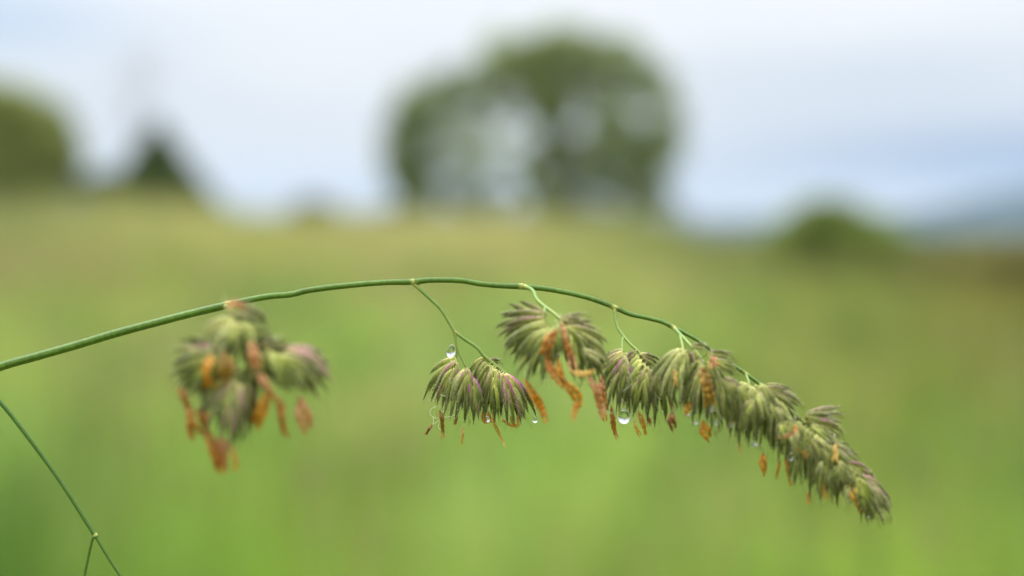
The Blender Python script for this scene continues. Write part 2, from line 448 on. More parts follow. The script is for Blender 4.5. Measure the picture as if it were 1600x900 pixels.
# ------------------------------------------------------------------ trees and shrubs
def PT(px, py, dist):
    """point at horizontal distance dist along +Y seen at a photo pixel"""
    v = CM @ Vector(((px-800)*PX, (450-py)*PX, -D)); v = v*(dist/v.y)
    return np.array(cam.location) + np.array(v)
def leaf_cloud(blobs, dist, n, size, cols, depth=1.0):
    """blobs: px, py, rx, ry, weight. Leaf faces scattered through clumps inside each limb's volume"""
    s = dist/2670.0
    w = np.array([b[4]*b[2]*b[3] for b in blobs], dtype=float); w /= w.sum()
    Vv, Cc = [], []
    for b, ww in zip(blobs, w):
        k = max(8, int(n*ww)); c0 = PT(b[0], b[1], dist)
        nc = max(4, k//45)
        cen = RNG.normal(size=(nc, 3)); cen = unit(cen)*RNG.uniform(0.25, 1.0, (nc, 1))**0.6
        cen = cen*np.array([b[2]*s, b[2]*s*depth, b[3]*s]) + c0
        tone = RNG.uniform(0.65, 1.35, nc)
        idx = RNG.integers(0, nc, k)
        p = cen[idx] + RNG.normal(size=(k, 3))*min(b[2], b[3])*s*0.20
        u_ = unit(RNG.normal(size=(k, 3))); v_ = unit(np.cross(u_, RNG.normal(size=(k, 3))))
        sz = size*RNG.uniform(0.6, 1.3, (k, 1))
        q = np.stack([p-u_*sz, p+v_*sz*0.45, p+u_*sz, p-v_*sz*0.45], 1)
        mixv = RNG.uniform(size=(k, 1))
        c = (np.array(cols[0])*(1-mixv) + np.array(cols[1])*mixv)*tone[idx][:, None]*RNG.uniform(0.8, 1.2, (k, 1))
        Vv.append(q); Cc.append(np.repeat(c[:, None, :], 4, 1))
    V = np.concatenate(Vv); C2 = np.concatenate(Cc)
    return V, C2
def make_plant(name, label, cat, dist, blobs, n, size, cols, trunk, limbs, tr, group=None, depth=1.0, crown='crown', bark=(0.12, 0.09, 0.06), tname='trunk'):
    base = PT(trunk[0][0], trunk[0][1], dist); base[2] = float(height(base[0], base[1]))
    root = empty(name, base); tag(root, label, cat, group)
    V, C2 = leaf_cloud(blobs, dist, n, size, cols, depth)
    k = (np.arange(len(V))*4)[:, None]
    me = fast_mesh(crown, V.reshape(-1, 3) - base, [k + np.array([0, 1, 2, 3])], C2.reshape(-1, 3), M_leaf)
    o = bpy.data.objects.new(crown, me); COL.objects.link(o); o.parent = root
    tm = MB()
    pts = [base - [0, 0, 0.1]] + [PT(x, y, dist) for x, y in trunk[1:]]
    c = spline(pts, 0.25); tube(tm, c, np.linspace(tr, tr*0.35, len(c)), bark, sides=8, rough=0.04)
    for li in limbs:
        dy = RNG.uniform(-1, 1, len(li))*tr*3*np.linspace(0, 1, len(li)) if len(li) > 2 else np.zeros(len(li))
        lp = [PT(x, y, dist) + np.array([0, d, 0]) for (x, y), d in zip(li, dy)]
        cc = spline(lp, 0.25); tube(tm, cc, np.linspace(tr*0.45, tr*0.1, len(cc)), bark, sides=6)
    tm.build(tname, M_bark, root)
    return root
G1, G2 = (0.20, 0.26, 0.08), (0.32, 0.37, 0.13)
OL1, OL2 = (0.22, 0.27, 0.065), (0.34, 0.37, 0.11)
make_plant('broadleaf_tree', 'large spreading green tree, tallest in the middle of the horizon', 'tree', 66,
    [(795, 90, 48, 34, 1.2), (850, 78, 50, 32, 1.2), (912, 80, 52, 34, 1.15), (970, 92, 45, 36, 1.0), (1015, 130, 36, 38, 1.1), (1040, 180, 28, 42, .75),
     (1010, 235, 42, 42, .55), (1015, 300, 34, 36, 1.0), (965, 300, 40, 34, .8), (930, 255, 44, 44, .85), (955, 185, 52, 48, .8), (1045, 235, 28, 46, .6), (880, 62, 60, 22, .9), (760, 160, 30, 34, .6), (868, 150, 36, 60, 1.1), (830, 135, 44, 42, 1.0),
     (868, 240, 30, 50, 1.3), (868, 305, 50, 30, 1.3), (770, 125, 32, 36, .8), (905, 130, 50, 36, .8), (800, 180, 40, 30, .3), (820, 250, 26, 50, .7), (1000, 240, 40, 50, .7)],
    31000, 0.12, (G1, G2),
    [(866, 345), (866, 300), (868, 240), (864, 170), (858, 100)],
    [[(868, 262), (905, 215), (950, 160), (990, 120)], [(867, 285), (920, 250), (975, 240), (1030, 190)], [(866, 225), (830, 170), (795, 110)], [(866, 195), (895, 140), (920, 90)], [(866, 300), (930, 300), (1000, 285), (1030, 260)]], 0.33)
make_plant('broadleaf_tree', 'thin arching tree touching the left side of the tall spreading tree', 'tree', 64,
    [(632, 205, 26, 40, .9), (655, 160, 34, 30, .9), (700, 138, 36, 26, .8), (742, 130, 26, 26, .8), (628, 262, 26, 40, .9), (652, 305, 34, 30, 1.0), (672, 240, 26, 50, .5),
     (735, 230, 60, 62, .26), (612, 235, 22, 50, .6), (720, 310, 40, 24, .45), (775, 312, 36, 22, .35)],
    14000, 0.12, (G1, (0.24, 0.29, 0.11)),
    [(655, 345), (652, 310), (645, 260), (648, 200), (670, 150)], [[(645, 270), (628, 220), (630, 190)], [(648, 210), (700, 165), (745, 130)], [(650, 300), (690, 290), (740, 300)]], 0.16)
make_plant('broadleaf_tree', 'round olive green tree cut off by the left edge of the photo', 'tree', 62,
    [(12, 168, 60, 34, 1.2), (62, 205, 44, 46, 1.1), (84, 245, 40, 48, .9), (-20, 240, 70, 60, 1.0), (40, 265, 54, 42, .9), (80, 285, 34, 26, .8), (-90, 220, 70, 60, 1.0), (-60, 160, 60, 40, 1.0)],
    40000, 0.16, (OL1, OL2),
    [(0, 320), (-2, 280), (0, 220), (5, 170)], [[(0, 260), (40, 230), (60, 200)], [(0, 270), (-50, 230), (-90, 190)], [(0, 220), (-20, 190), (-50, 150)]], 0.22)
# the pointed conifer
def conifer():
    dist = 60.0; base = PT(248, 312, dist); base[2] = float(height(base[0], base[1]))
    root = empty('conifer_tree', base); tag(root, 'small dark pointed conifer right of the round olive tree', 'tree')
    s = dist/2670; H = 124*s; W = 100*s; n = 70000
    t = RNG.uniform(0, 1, n)**0.62        # 0 top .. 1 bottom
    tier = (np.sin(t*34)*0.10+1)
    rr = W*t*tier*np.sqrt(RNG.uniform(0.3, 1, n)); aa = RNG.uniform(0, 2*math.pi, n)
    top = PT(246, 188, dist)
    p = np.stack([top[0]+rr*np.cos(aa), top[1]+rr*np.sin(aa), top[2]-H*t-0.15*rr], 1)
    out = unit(np.stack([np.cos(aa), np.sin(aa), -0.4+0*aa], 1)+RNG.normal(size=(n, 3))*0.35)
    sd_ = unit(np.cross(out, RNG.normal(size=(n, 3)))); sz = 0.17
    q = np.stack([p-out*sz, p+sd_*sz*0.3, p+out*sz, p-sd_*sz*0.3], 1)
    c = np.array([0.070, 0.105, 0.022])*RNG.uniform(0.6, 1.7, (n, 1))
    k = (np.arange(n)*4)[:, None]
    me = fast_mesh('crown', q.reshape(-1, 3)-base, [k+np.array([0, 1, 2, 3])], np.repeat(c, 4, 0), M_leaf)
    o = bpy.data.objects.new('crown', me); COL.objects.link(o); o.parent = root
    tm = MB(); cc = spline([base-[0, 0, .1], base+[0, 0, 1], top], 0.2)
    tube(tm, cc, np.linspace(0.09, 0.015, len(cc)), (0.09, 0.06, 0.04), sides=8); tm.build('trunk', M_bark, root)
conifer()
# slender, almost leafless tree far behind
make_plant('leafless_tree', 'faint thin nearly bare tree rising behind the pointed conifer', 'tree', 90,
    [(205, 120, 46, 46, .8), (190, 180, 36, 36, .5), (235, 110, 36, 40, .5), (222, 200, 30, 40, .5)], 420, 0.08, ((0.10, 0.09, 0.08), (0.16, 0.15, 0.12)),
    [(222, 320), (218, 240), (212, 160), (208, 90)],
    [[(214, 190), (190, 140), (170, 100)], [(214, 170), (240, 120), (255, 85)], [(217, 220), (185, 180), (160, 160)], [(212, 140), (200, 100), (190, 70)], [(216, 200), (245, 170), (262, 140)]], 0.07)
make_plant('shrub', 'low green bush between the round tree and the conifer', 'shrub', 61,
    [(130, 292, 24, 14, 1), (165, 286, 24, 16, 1), (190, 295, 18, 12, 1)], 6000, 0.13, (G1, (0.10, 0.15, 0.06)),
    [(150, 315), (150, 300), (150, 285)], [[(150, 300), (175, 288)]], 0.05, crown='foliage', tname='stems')
make_plant('shrub', 'small brownish bush alone on the field edge left of the arching tree', 'shrub', 60,
    [(490, 322, 24, 14, 1), (470, 330, 20, 9, 1), (520, 332, 26, 8, .8)], 2800, 0.08, ((0.10, 0.09, 0.04), (0.16, 0.15, 0.07)),
    [(490, 340), (490, 330), (490, 315)], [[(490, 330), (505, 318)]], 0.04, crown='foliage', tname='stems')
make_plant('hedge', 'low grey green scrub under the two largest trees', 'hedge', 63,
    [(600+i*30, 335-4*(i % 3), 26, 9, 1) for i in range(16)], 7000, 0.08, ((0.08, 0.10, 0.035), (0.16, 0.17, 0.08)),
    [(830, 345), (830, 340), (832, 330)], [[(830, 342), (700, 338), (640, 336)], [(830, 342), (940, 338), (1020, 336)]], 0.04, crown='foliage', tname='stems')
make_plant('hedge', 'dull brown strip of scrub at the foot of the conifer', 'hedge', 58,
    [(205+i*26, 306-2*(i % 2), 20, 8, 1) for i in range(5)], 2500, 0.07, ((0.09, 0.08, 0.035), (0.15, 0.14, 0.06)),
    [(260, 318), (260, 312), (262, 304)], [[(260, 313), (220, 309)], [(260, 313), (305, 309)]], 0.03, crown='foliage', tname='stems')
make_plant('shrub', 'vivid green rounded bush on the right side of the field', 'shrub', 22,
    [(1290, 352, 62, 34, 1.2), (1235, 384, 46, 32, 1), (1350, 376, 60, 36, 1), (1290, 410, 90, 26, 1), (1390, 405, 36, 24, .7)], 34000, 0.05, ((0.18, 0.25, 0.045), (0.28, 0.34, 0.08)),
    [(1290, 460), (1290, 420), (1288, 370)], [[(1290, 430), (1250, 400)], [(1290, 430), (1335, 395)], [(1290, 420), (1310, 370)]], 0.04, crown='foliage', tname='stems')
make_plant('weed_clump', 'olive brown clump of tall dead weeds at the right edge', 'plant', 16,
    [(1500, 425, 60, 28, 1), (1580, 415, 50, 30, 1), (1430, 440, 40, 20, .8), (1640, 410, 50, 30, 1)], 14000, 0.04, ((0.19, 0.18, 0.04), (0.27, 0.25, 0.07)),
    [(1530, 480), (1530, 440), (1535, 405)], [[(1530, 450), (1480, 420)], [(1530, 450), (1590, 410)]], 0.015, crown='foliage', tname='stems')

# ------------------------------------------------------------------ the flowering grass stalk
C_STEM = np.array([0.078, 0.150, 0.014]); C_STEM2 = np.array([0.135, 0.245, 0.045]); C_NODE = np.array([0.36, 0.36, 0.085])
def px_path(rows, step=4.0):
    """rows (px,py,d,r) -> world centres, radii"""
    q = spline(np.array(rows, dtype=float), step)
    c = np.array([P(a, b, d) for a, b, d, r in q])
    return c, q[:, 3]*PX, q

stem_rows = [(-520, 9450, -20, 13), (-500, 6000, -20, 12), (-470, 3000, -10, 10), (-440, 1700, -10, 9), (-390, 1050, 0, 8), (-300, 800, 0, 7.6), (-180, 665, 0, 7.2),
    (-80, 602, 0, 6.9), (0, 573, 0, 6.6), (60, 556, 0, 6.4), (120, 539, 0, 6.3), (180, 521, 0, 6.2), (240, 505, 0, 6.0), (300, 489.5, 0, 5.9), (340, 480, 0, 6.0),
    (372, 472.5, 0, 5.0), (400, 466.5, 0, 4.8), (425, 462.5, 0, 4.7), (455, 460, 0, 4.6), (480, 454, 0, 4.6), (520, 448.5, 0, 4.5), (570, 443.5, 0, 4.4), (610, 441, 0, 4.4),
    (642, 440.5, 0, 4.7), (670, 437.8, 0, 4.3), (700, 437.5, 0, 4.2), (725, 439, 0, 4.2), (750, 443.5, 0, 4.1), (785, 446.5, 0, 4.1), (812, 447.5, 0, 4.5), (850, 451, 0, 4.0),
    (885, 457, 0, 3.9), (920, 465.5, 0, 3.8), (950, 476, 0, 3.8), (966, 483, 0, 3.8), (985, 491, 0, 3.5), (1010, 496.5, 4, 3.4), (1035, 503, 8, 3.3), (1052, 511.5, 12, 3.4),
    (1075, 523, 20, 3.0), (1100, 538, 28, 2.9), (1129, 561, 36, 2.8), (1155, 577, 44, 2.9), (1187, 600, 52, 2.7), (1215, 625, 60, 2.4), (1243, 652, 70, 2.2), (1280, 688, 78, 2.0),
    (1318, 722, 86, 1.7), (1350, 758, 92, 1.3), (1372, 790, 96, 0.9)]
c, r, q = px_path(stem_rows, 5.0)
base = np.array(c[0]); base[2] = 0.0
plant = empty('flowering_stalk', base)
tag(plant, 'sharp arching green grass stalk hung with drooping purple and orange flower clusters', 'grass stalk')
mb = MB()
colr = C_STEM[None, :]*(1+0.08*np.sin(np.arange(len(c))*0.21)+0.07*RNG.normal(size=len(c)))[:, None]*np.array([[1, 1, 1]])
tube(mb, c, r, colr, sides=28, ridge=0.04, rough=0.008)
aa_ = np.tile(np.arange(28), len(c))            # pale ribs along the stem, with small flecks
mb.c[0] = mb.c[0]*(1 + 0.16*np.where(aa_ % 4 < 2, 1, -1) + 0.08*RNG.normal(size=len(aa_)))[:, None]
fl_ = RNG.uniform(size=len(aa_)) < 0.012; mb.c[0][fl_] = mb.c[0][fl_]*0.5 + np.array([0.20, 0.17, 0.06])*0.5
stem = mb.build('stem', M_stem, plant)

def node_bulge(px, py, d, r, ang, parent, col=C_NODE, ln=12):
    m = MB(); dx, dy = math.cos(ang), math.sin(ang)
    rows = [(px+dx*k*ln, py+dy*k*ln, d, r*s) for k, s in ((-1, 0.80), (-0.5, 0.94), (0, 1.05), (0.5, 0.93), (1, 0.75))]
    cc, rr, _ = px_path(rows, 2.0)
    t = np.linspace(-1, 1, len(cc))[:, None]
    t2_ = np.clip(abs(t)*1.6, 0, 1); cl = col*(1-t2_) + C_STEM*t2_
    tube(m, cc, rr, cl, sides=12, rough=0.02)
    return m.build('node', M_stem, parent)
for a in ((357, 476, 0, 5.9, -0.2), (646, 440.5, 0, 4.9, 0.0), (815, 447.5, 0, 4.9, 0.05), (960, 480.5, 0, 4.1, 0.4), (1053, 512, 12, 3.6, 0.5), (1165, 584, 48, 3.1, 0.62)):
    node_bulge(*a, stem)

# ---- a spikelet: two glumes and several keeled, overlapping scales, ciliate keels, short awns
K_BASE = lin(188, 188, 104); K_MID = lin(142, 152, 56); K_TIP = lin(78, 92, 30); K_EDGE = lin(226, 226, 184)
K_PUR = lin(190, 96, 160); K_PUR2 = lin(132, 92, 92); K_AWN = lin(158, 148, 98); K_TAN = lin(196, 176, 120)
def scale_body(mb, c, t, nn, s, hw, purple, side, tone, pale, hairs=True):
    n = len(c); u = np.linspace(0, 1, n)
    prof = (np.clip(u, 0, 1)**0.75)*(np.clip(1-u, 0, 1)**1.0)*2.05
    prof = np.maximum(prof, 0.20*(1-u)) + 0.035
    K = 10; a = np.arange(K)*2*math.pi/K
    W = (hw*prof)[:, None]*np.cos(a)[None, :]
    keel = 1 + 0.35*np.clip(np.cos(a)*side, 0, 1)
    T = (hw*prof*0.42)[:, None]*(np.sin(a)*(1-0.35*np.abs(np.cos(a))))[None, :]
    v = c[:, None, :] + (W*keel[None, :])[:, :, None]*s[:, None, :] + T[:, :, None]*nn[:, None, :]
    uu = u[:, None, None]
    f_tip = np.clip((uu-0.28)/0.52, 0, 1)
    col = K_BASE*(1-np.clip(uu/0.38, 0, 1)) + K_MID*np.clip(uu/0.38, 0, 1)
    col = col*(1-f_tip) + K_TIP*f_tip
    ed = (np.abs(np.cos(a))**6)[None, :, None]*np.clip(1.3-uu, 0, 1)*0.45
    col = col*(1-ed) + K_EDGE*ed
    # nerves: alternate stripes along the scale
    nerve = (0.5+0.5*np.cos(a*5+side))[None, :, None]*0.28
    col = col*(1-nerve) + col*1.55*nerve
    if pale > 0: col = col*(1-pale) + (K_TAN*0.5+K_EDGE*0.5)*pale
    if purple > 0:
        m_ = np.clip(0.15+np.cos(a)*side*0.9, 0, 1)[None, :, None]*np.clip(1.25-abs(uu-0.42)*1.9, 0, 1)
        m_ = np.clip(m_*purple*1.25, 0, 0.97)
        pc = K_PUR*(1-f_tip) + K_PUR2*f_tip
        col = col*(1-m_) + pc*m_
    aw = np.clip((uu-0.88)/0.12, 0, 1)
    col = (col*(1-aw) + K_AWN*aw)*tone
    col = np.broadcast_to(col, (n, K, 3)).reshape(-1, 3)
    f = []
    for i in range(n-1):
        for j in range(K):
            k = (j+1) % K
            f.append((i*K+j, i*K+k, (i+1)*K+k, (i+1)*K+j))
    f.append(tuple(range(K))[::-1]); f.append(tuple((n-1)*K+j for j in range(K)))
    mb.add(v.reshape(-1, 3), f, col)
    if hairs:
        for h in range(15):
            i = random.randint(int(n*0.25), n-2)
            e = c[i] + s[i]*side*hw*prof[i]*1.3
            dirn = t[i]*random.uniform(0.7, 1.1) + s[i]*side*random.uniform(0.35, 0.9) + nn[i]*random.uniform(-.5, .5)
            L = random.uniform(2.5, 6.0)*PX; wd = 0.30*PX
            tip = e + dirn*L
            mb.add([e+nn[i]*wd, e-nn[i]*wd, e+t[i]*wd*1.5, tip], [(0, 1, 3), (1, 2, 3), (2, 0, 3)], K_EDGE*0.95)
def spikelet(bx, by, tx, ty, d, purple=0.0, width=1.0, pale=0.0, droop=0.6, count=None, lod=1.0):
    mb = MB()
    j_ = 0.045*math.hypot(tx-bx, ty-by); tx += random.gauss(0, j_); ty += random.gauss(0, j_); bx += random.gauss(0, .8); by += random.gauss(0, .8)
    sptone = random.uniform(0.74, 1.28)
    L = math.hypot(tx-bx, ty-by)
    # quadratic axis: leaves sideways, ends hanging
    cx = bx + (tx-bx)*(0.5+0.28*droop); cy = by + (ty-by)*(0.5-0.28*droop)
    dt = d + random.uniform(-0.10, 0.16)*L
    u = np.linspace(0, 1.15, 40)[:, None]
    A = np.array([[bx, by, d]]); B = np.array([[cx, cy, (d+dt)/2+L*0.05]]); E = np.array([[tx, ty, dt]])
    ax = (1-u)**2*A + 2*u*(1-u)*B + u*u*E
    W = np.array([P(*row) for row in ax])
    phi = random.uniform(-0.9, 0.9)
    ref = np.array(CM @ Vector((math.sin(phi)*0.6, 0.1*math.sin(phi), math.cos(phi))))
    T, N, S = frames(W, ref)
    Lw = L*PX
    nl = (count or 7) + random.choice((0, 0, 1))
    def at(svals, off, dep):
        idx = np.clip(svals/1.15*39, 0, 39)
        c = np.stack([np.interp(idx, range(40), W[:, k]) for k in range(3)], 1)
        t = np.stack([np.interp(idx, range(40), T[:, k]) for k in range(3)], 1)
        nn = np.stack([np.interp(idx, range(40), N[:, k]) for k in range(3)], 1)
        s = np.stack([np.interp(idx, range(40), S[:, k]) for k in range(3)], 1)
        c = c + s*off[:, None] + nn*dep[:, None]
        t2 = unit(np.gradient(c, axis=0)); nn = unit(nn - (nn*t2).sum(1)[:, None]*t2); s = np.cross(t2, nn)
        return c, t2, nn, s
    hwb = random.uniform(3.3, 4.5)*PX*width*min(1.15, max(0.6, L/62))
    rows = 11
    for k in range(nl):
        side = 1 if k % 2 else -1
        glume = k < 2
        s0 = 0.0 if glume else 0.05 + 0.055*k
        ln = random.uniform(0.58, 0.82) if glume else random.uniform(0.50, 0.62)
        s1 = min(1.08, s0+ln) if not glume else ln
        if k >= nl-2: s1 = random.uniform(0.93, 1.05)
        u_ = np.linspace(0, 1, rows)
        spread = (0.12 if glume else 0.10)*random.uniform(0.4, 1.9)
        off = side*Lw*spread*(u_**0.8)*(1 if glume else (1-0.25*u_)) + side*0.6*PX
        dep = (random.uniform(-1, 1)*0.05*Lw)*u_ + (3-k)*0.30*PX*1.0
        c, t, nn, s = at(s0+(s1-s0)*u_, off, dep)
        pur = purple*(random.uniform(0.7, 1.1) if glume or random.random() < 0.35 else random.uniform(0.0, 0.25))
        scale_body(mb, c, t, nn, s, hwb*(1.12 if glume else random.uniform(0.8, 1.0)), pur, side, sptone*random.uniform(0.82, 1.15), pale*random.uniform(0.5, 1), hairs=lod > 0.5)
    # awn bristles beyond the tips
    for _ in range(5):
        i = random.randint(28, 36); e = W[i] + S[i]*random.uniform(-1, 1)*0.06*Lw
        dirn = T[i] + S[i]*random.uniform(-.25, .25)
        tip = e + dirn*random.uniform(8, 15)*PX
        wd = 0.4*PX
        mb.add([e+N[i]*wd, e-N[i]*wd, e+S[i]*wd, tip], [(0, 1, 3), (1, 2, 3), (2, 0, 3)], K_AWN*0.8)
    return mb, P(bx, by, d)
def anther(pts, w, tint, d, tw=1.5):
    """a dried anther: two wrinkled pollen sacs that part towards the end; pts in photo pixels"""
    m = MB()
    q = spline(np.array([(x, y, d + 6*math.sin(i*2.1)) for i, (x, y) in enumerate(pts)], dtype=float), 1.6)
    if len(q) < 13:
        ii = np.linspace(0, len(q)-1, 13); q = np.stack([np.interp(ii, range(len(q)), q[:, k]) for k in range(3)], 1)
    c0 = np.array([P(*row) for row in q]); n = len(c0); u = np.linspace(0, 1, n)
    T, N, S = frames(c0)
    Ln = np.linalg.norm(np.diff(c0, axis=0), axis=1).sum()/PX
    ph = random.uniform(0, 6)
    tws = np.sin(u*tw*2+ph)*0.9
    base_c = {'o': lin(224, 166, 56), 'r': lin(196, 132, 58), 'p': lin(216, 162, 116), 'y': lin(232, 200, 112), 'b': lin(160, 126, 48), 'm': lin(146, 88, 66)}[tint]
    for sd_ in (-1, 1):
        gap = (0.24 + 0.10*np.sin(u*5+ph+sd_) + 0.30*np.clip(u-0.72, 0, 1))*w*PX*np.clip(u*6, 0, 1)
        lat = np.cos(tws)[:, None]*S + np.sin(tws)[:, None]*N; nor = -np.sin(tws)[:, None]*S + np.cos(tws)[:, None]*N
        c = c0 + lat*(sd_*gap)[:, None]
        end = random.uniform(0.93, 1.06)
        hw = w*0.25*PX*np.maximum(0.14, np.sin(np.pi*np.clip(0.07+0.88*u/end, 0, 1))**0.55)
        hw = hw*(1+0.22*np.sin(u*Ln*0.55+ph*2+sd_)+0.05*RNG.normal(size=n))
        K = 10; a = np.arange(K)*2*math.pi/K
        wr = 1+0.07*RNG.normal(size=(n, K))
        x = np.cos(a)[None, :]*wr; y = (np.sin(a)*0.55)[None, :]*wr - 0.2*np.cos(a*2)[None, :]
        v = c[:, None, :] + hw[:, None, None]*(x[:, :, None]*lat[:, None, :] + y[:, :, None]*nor[:, None, :])
        blot = np.array([[0.5+0.9*noise.noise(Vector((i*0.35, j*0.8, ph*3+sd_))) for j in range(K)] for i in range(n)])[:, :, None]
        blot = np.clip(blot, 0, 1)
        cc = base_c*(0.62+0.30*blot) + lin(222, 176, 84)*0.34*np.clip(blot*2-1.0, 0, 1)
        edge = (np.abs(np.cos(a))**4)[None, :, None]; cc = cc*(1-0.35*edge) + lin(216, 160, 66)*0.35*edge
        f = []
        for i in range(n-1):
            for j in range(K):
                k = (j+1) % K; f.append((i*K+j, i*K+k, (i+1)*K+k, (i+1)*K+j))
        f.append(tuple(range(K))[::-1]); f.append(tuple((n-1)*K+j for j in range(K)))
        m.add(v.reshape(-1, 3), f, np.broadcast_to(cc, (n, K, 3)).reshape(-1, 3))
    x0, y0 = pts[0]; fl = random.uniform(9, 16)
    tube(m, np.array([P(*r_) for r_ in spline(np.array([(x0+random.uniform(-3, 3), y0-fl, d-4), (x0+random.uniform(-2, 2), y0-fl*0.5, d-1), (x0, y0+1, d)]), 3)]), 0.45*PX, K_EDGE*0.9, sides=5)
    return m, P(pts[0][0], pts[0][1], d)

# each branch: its own path(s), then its spikelets and anthers
BR = []
BR.append(dict(name='left', d=235,   # nearest the lens, well out of focus
  paths=[[(352, 478, 0, 3.4), (362, 484, 110, 3.2), (372, 500, 190, 3), (384, 530, 225, 2.6), (388, 560, 235, 2.2), (376, 592, 238, 1.8), (372, 606, 240, 1.3)],
         [(380, 520, 220, 2), (360, 540, 232, 1.8), (344, 552, 238, 1.4)], [(386, 535, 228, 2), (410, 545, 232, 1.8), (440, 558, 236, 1.3)]],
  spk=[(352, 480, 410, 500, 0, .2, .5), (378, 480, 414, 508, -10, .7, 0), (366, 498, 318, 536, 10, 0, .45), (370, 505, 330, 558, 15, 0, .35), (375, 508, 352, 572, 20, 0, 0), (380, 505, 374, 578, 12, 0, 0),
       (386, 508, 396, 566, 10, 0, 0), (390, 512, 424, 548, 0, 0, .1), (392, 520, 412, 585, -10, 0, 0),
       (346, 545, 272, 560, 10, .75, 0), (342, 549, 262, 578, 15, .2, .2), (338, 554, 268, 602, 20, 0, 0), (338, 560, 284, 616, 22, 0, 0), (342, 568, 300, 626, 16, 0, 0), (346, 572, 316, 632, 8, 0, 0),
       (350, 590, 318, 640, 10, 0, 0), (356, 592, 322, 662, 14, 0, .1), (365, 596, 332, 680, 20, .2, .2), (370, 598, 347, 690, 26, .7, 0), (374, 600, 362, 694, 24, .2, 0), (378, 602, 374, 692, 20, .5, 0), (384, 602, 388, 678, 12, .5, 0),
       (408, 538, 446, 534, 6, .5, .1), (414, 543, 452, 560, 10, .3, .2), (418, 548, 432, 596, 18, 0, 0), (424, 553, 446, 606, 22, 0, 0), (430, 556, 466, 612, 22, 0, 0), (438, 556, 484, 616, 20, .2, .1), (446, 553, 498, 618, 16, .5, .2),
       (450, 548, 510, 604, 10, .95, .2), (448, 544, 512, 590, 4, .9, .2), (412, 560, 402, 622, 10, 0, 0), (398, 562, 392, 622, 6, 0, .1), (402, 555, 418, 600, 20, 0, 0)],
  ant=[([(330, 556), (322, 580), (330, 606)], 20, 'o', 30), ([(350, 552), (354, 575), (346, 600)], 22, 'b', 34), ([(279, 606), (290, 625), (300, 648)], 15, 'r', 14), ([(293, 636), (300, 660), (308, 684)], 20, 'r', 18),
       ([(312, 636), (318, 655), (326, 676)], 18, 'r', 12), ([(322, 672), (334, 704), (346, 740)], 17, 'r', 14), ([(342, 682), (350, 705), (353, 736)], 15, 'p', 10), ([(358, 690), (366, 712), (369, 736)], 9, 'y', 6),
       ([(396, 534), (396, 556), (402, 580)], 18, 'p', 34), ([(402, 584), (418, 606), (436, 630)], 14, 'p', 30), ([(420, 615), (408, 640), (399, 668)], 20, 'o', 16), ([(436, 622), (440, 652), (447, 684)], 14, 'r', 12),
       ([(468, 620), (474, 645), (481, 674)], 20, 'p', 10), ([(352, 478), (366, 474), (384, 480)], 10, 'p', 20)]))
BR.append(dict(name='second', d=0,
  paths=[[(645, 442, 0, 3.6), (656, 452, 0, 3.0), (670, 465, 0, 2.7), (684, 478, 0, 2.6), (692, 488, 0, 2.6), (700, 501, 0, 2.6), (709, 517, 0, 2.9), (712, 532, 0, 2.2), (714, 543, 0, 2.0), (719, 555, 0, 1.9), (725, 567, 1, 1.8), (733, 585, 2, 1.6), (737, 595, 2, 1.0)],
         [(714, 541, 0, 1.8), (714, 553, 0, 1.5), (711, 567, 0, 1.2)],
         [(709, 517, 0, 2.6), (723, 528, 0, 2.7), (745, 543, 0, 2.7), (756, 556, 0, 3.1), (770, 568, -1, 3.0), (782, 577, -1, 2.8), (792, 586, -1, 2.1), (804, 602, -1, 1.2)]],
  spk=[(711, 561, 668, 624, 2, .1, 0), (711, 565, 677, 630, 6, 0, 0), (713, 567, 688, 634, 8, .75, 0), (715, 572, 700, 632, 3, .3, 0),
       (727, 577, 699, 646, 8, 0, .25), (728, 579, 706, 654, 13, .1, .15), (729, 578, 718, 660, 17, .2, .1), (730, 577, 727, 640, 21, .9, 0), (734, 586, 730, 664, 16, .1, .1), (736, 589, 746, 653, 20, .95, 0), (738, 591, 753, 645, 14, .7, .1),
       (754, 560, 733, 600, -8, .25, 0), (757, 561, 738, 622, -6, .1, 0), (759, 566, 748, 636, -2, .1, 0), (764, 570, 753, 650, 3, 0, 0), (769, 575, 760, 656, 7, 0, 0), (772, 577, 770, 652, 12, .35, 0), (778, 581, 775, 662, 4, 0, 0),
       (781, 583, 786, 660, 9, .05, 0), (784, 585, 796, 662, 12, .2, 0), (785, 585, 806, 662, 16, .95, 0), (789, 585, 815, 661, 12, .85, 0), (792, 587, 825, 652, 7, .95, 0), (797, 590, 834, 651, 2, .8, 0), (766, 561, 781, 567, -4, .9, 0)],
  ant=[([(687, 640), (690, 655), (692, 672), (692, 686)], 8.5, 'b', 4), ([(676, 664), (670, 671), (665, 680)], 5.5, 'm', 2), ([(724, 667), (723, 682), (720, 697)], 4.5, 'y', 2), ([(714, 650), (710, 664)], 7, 'b', 6),
       ([(754, 641), (757, 658), (764, 659)], 6, 'o', 4), ([(762, 641), (766, 655), (772, 660)], 6, 'o', -2), ([(770, 640), (773, 662), (782, 682), (790, 701)], 5.5, 'y', 6), ([(784, 656), (793, 661), (804, 669)], 7.5, 'y', 1),
       ([(798, 650), (803, 662), (809, 666)], 6.5, 'o', 4), ([(809, 648), (810, 668)], 4.5, 'o', -2)]))
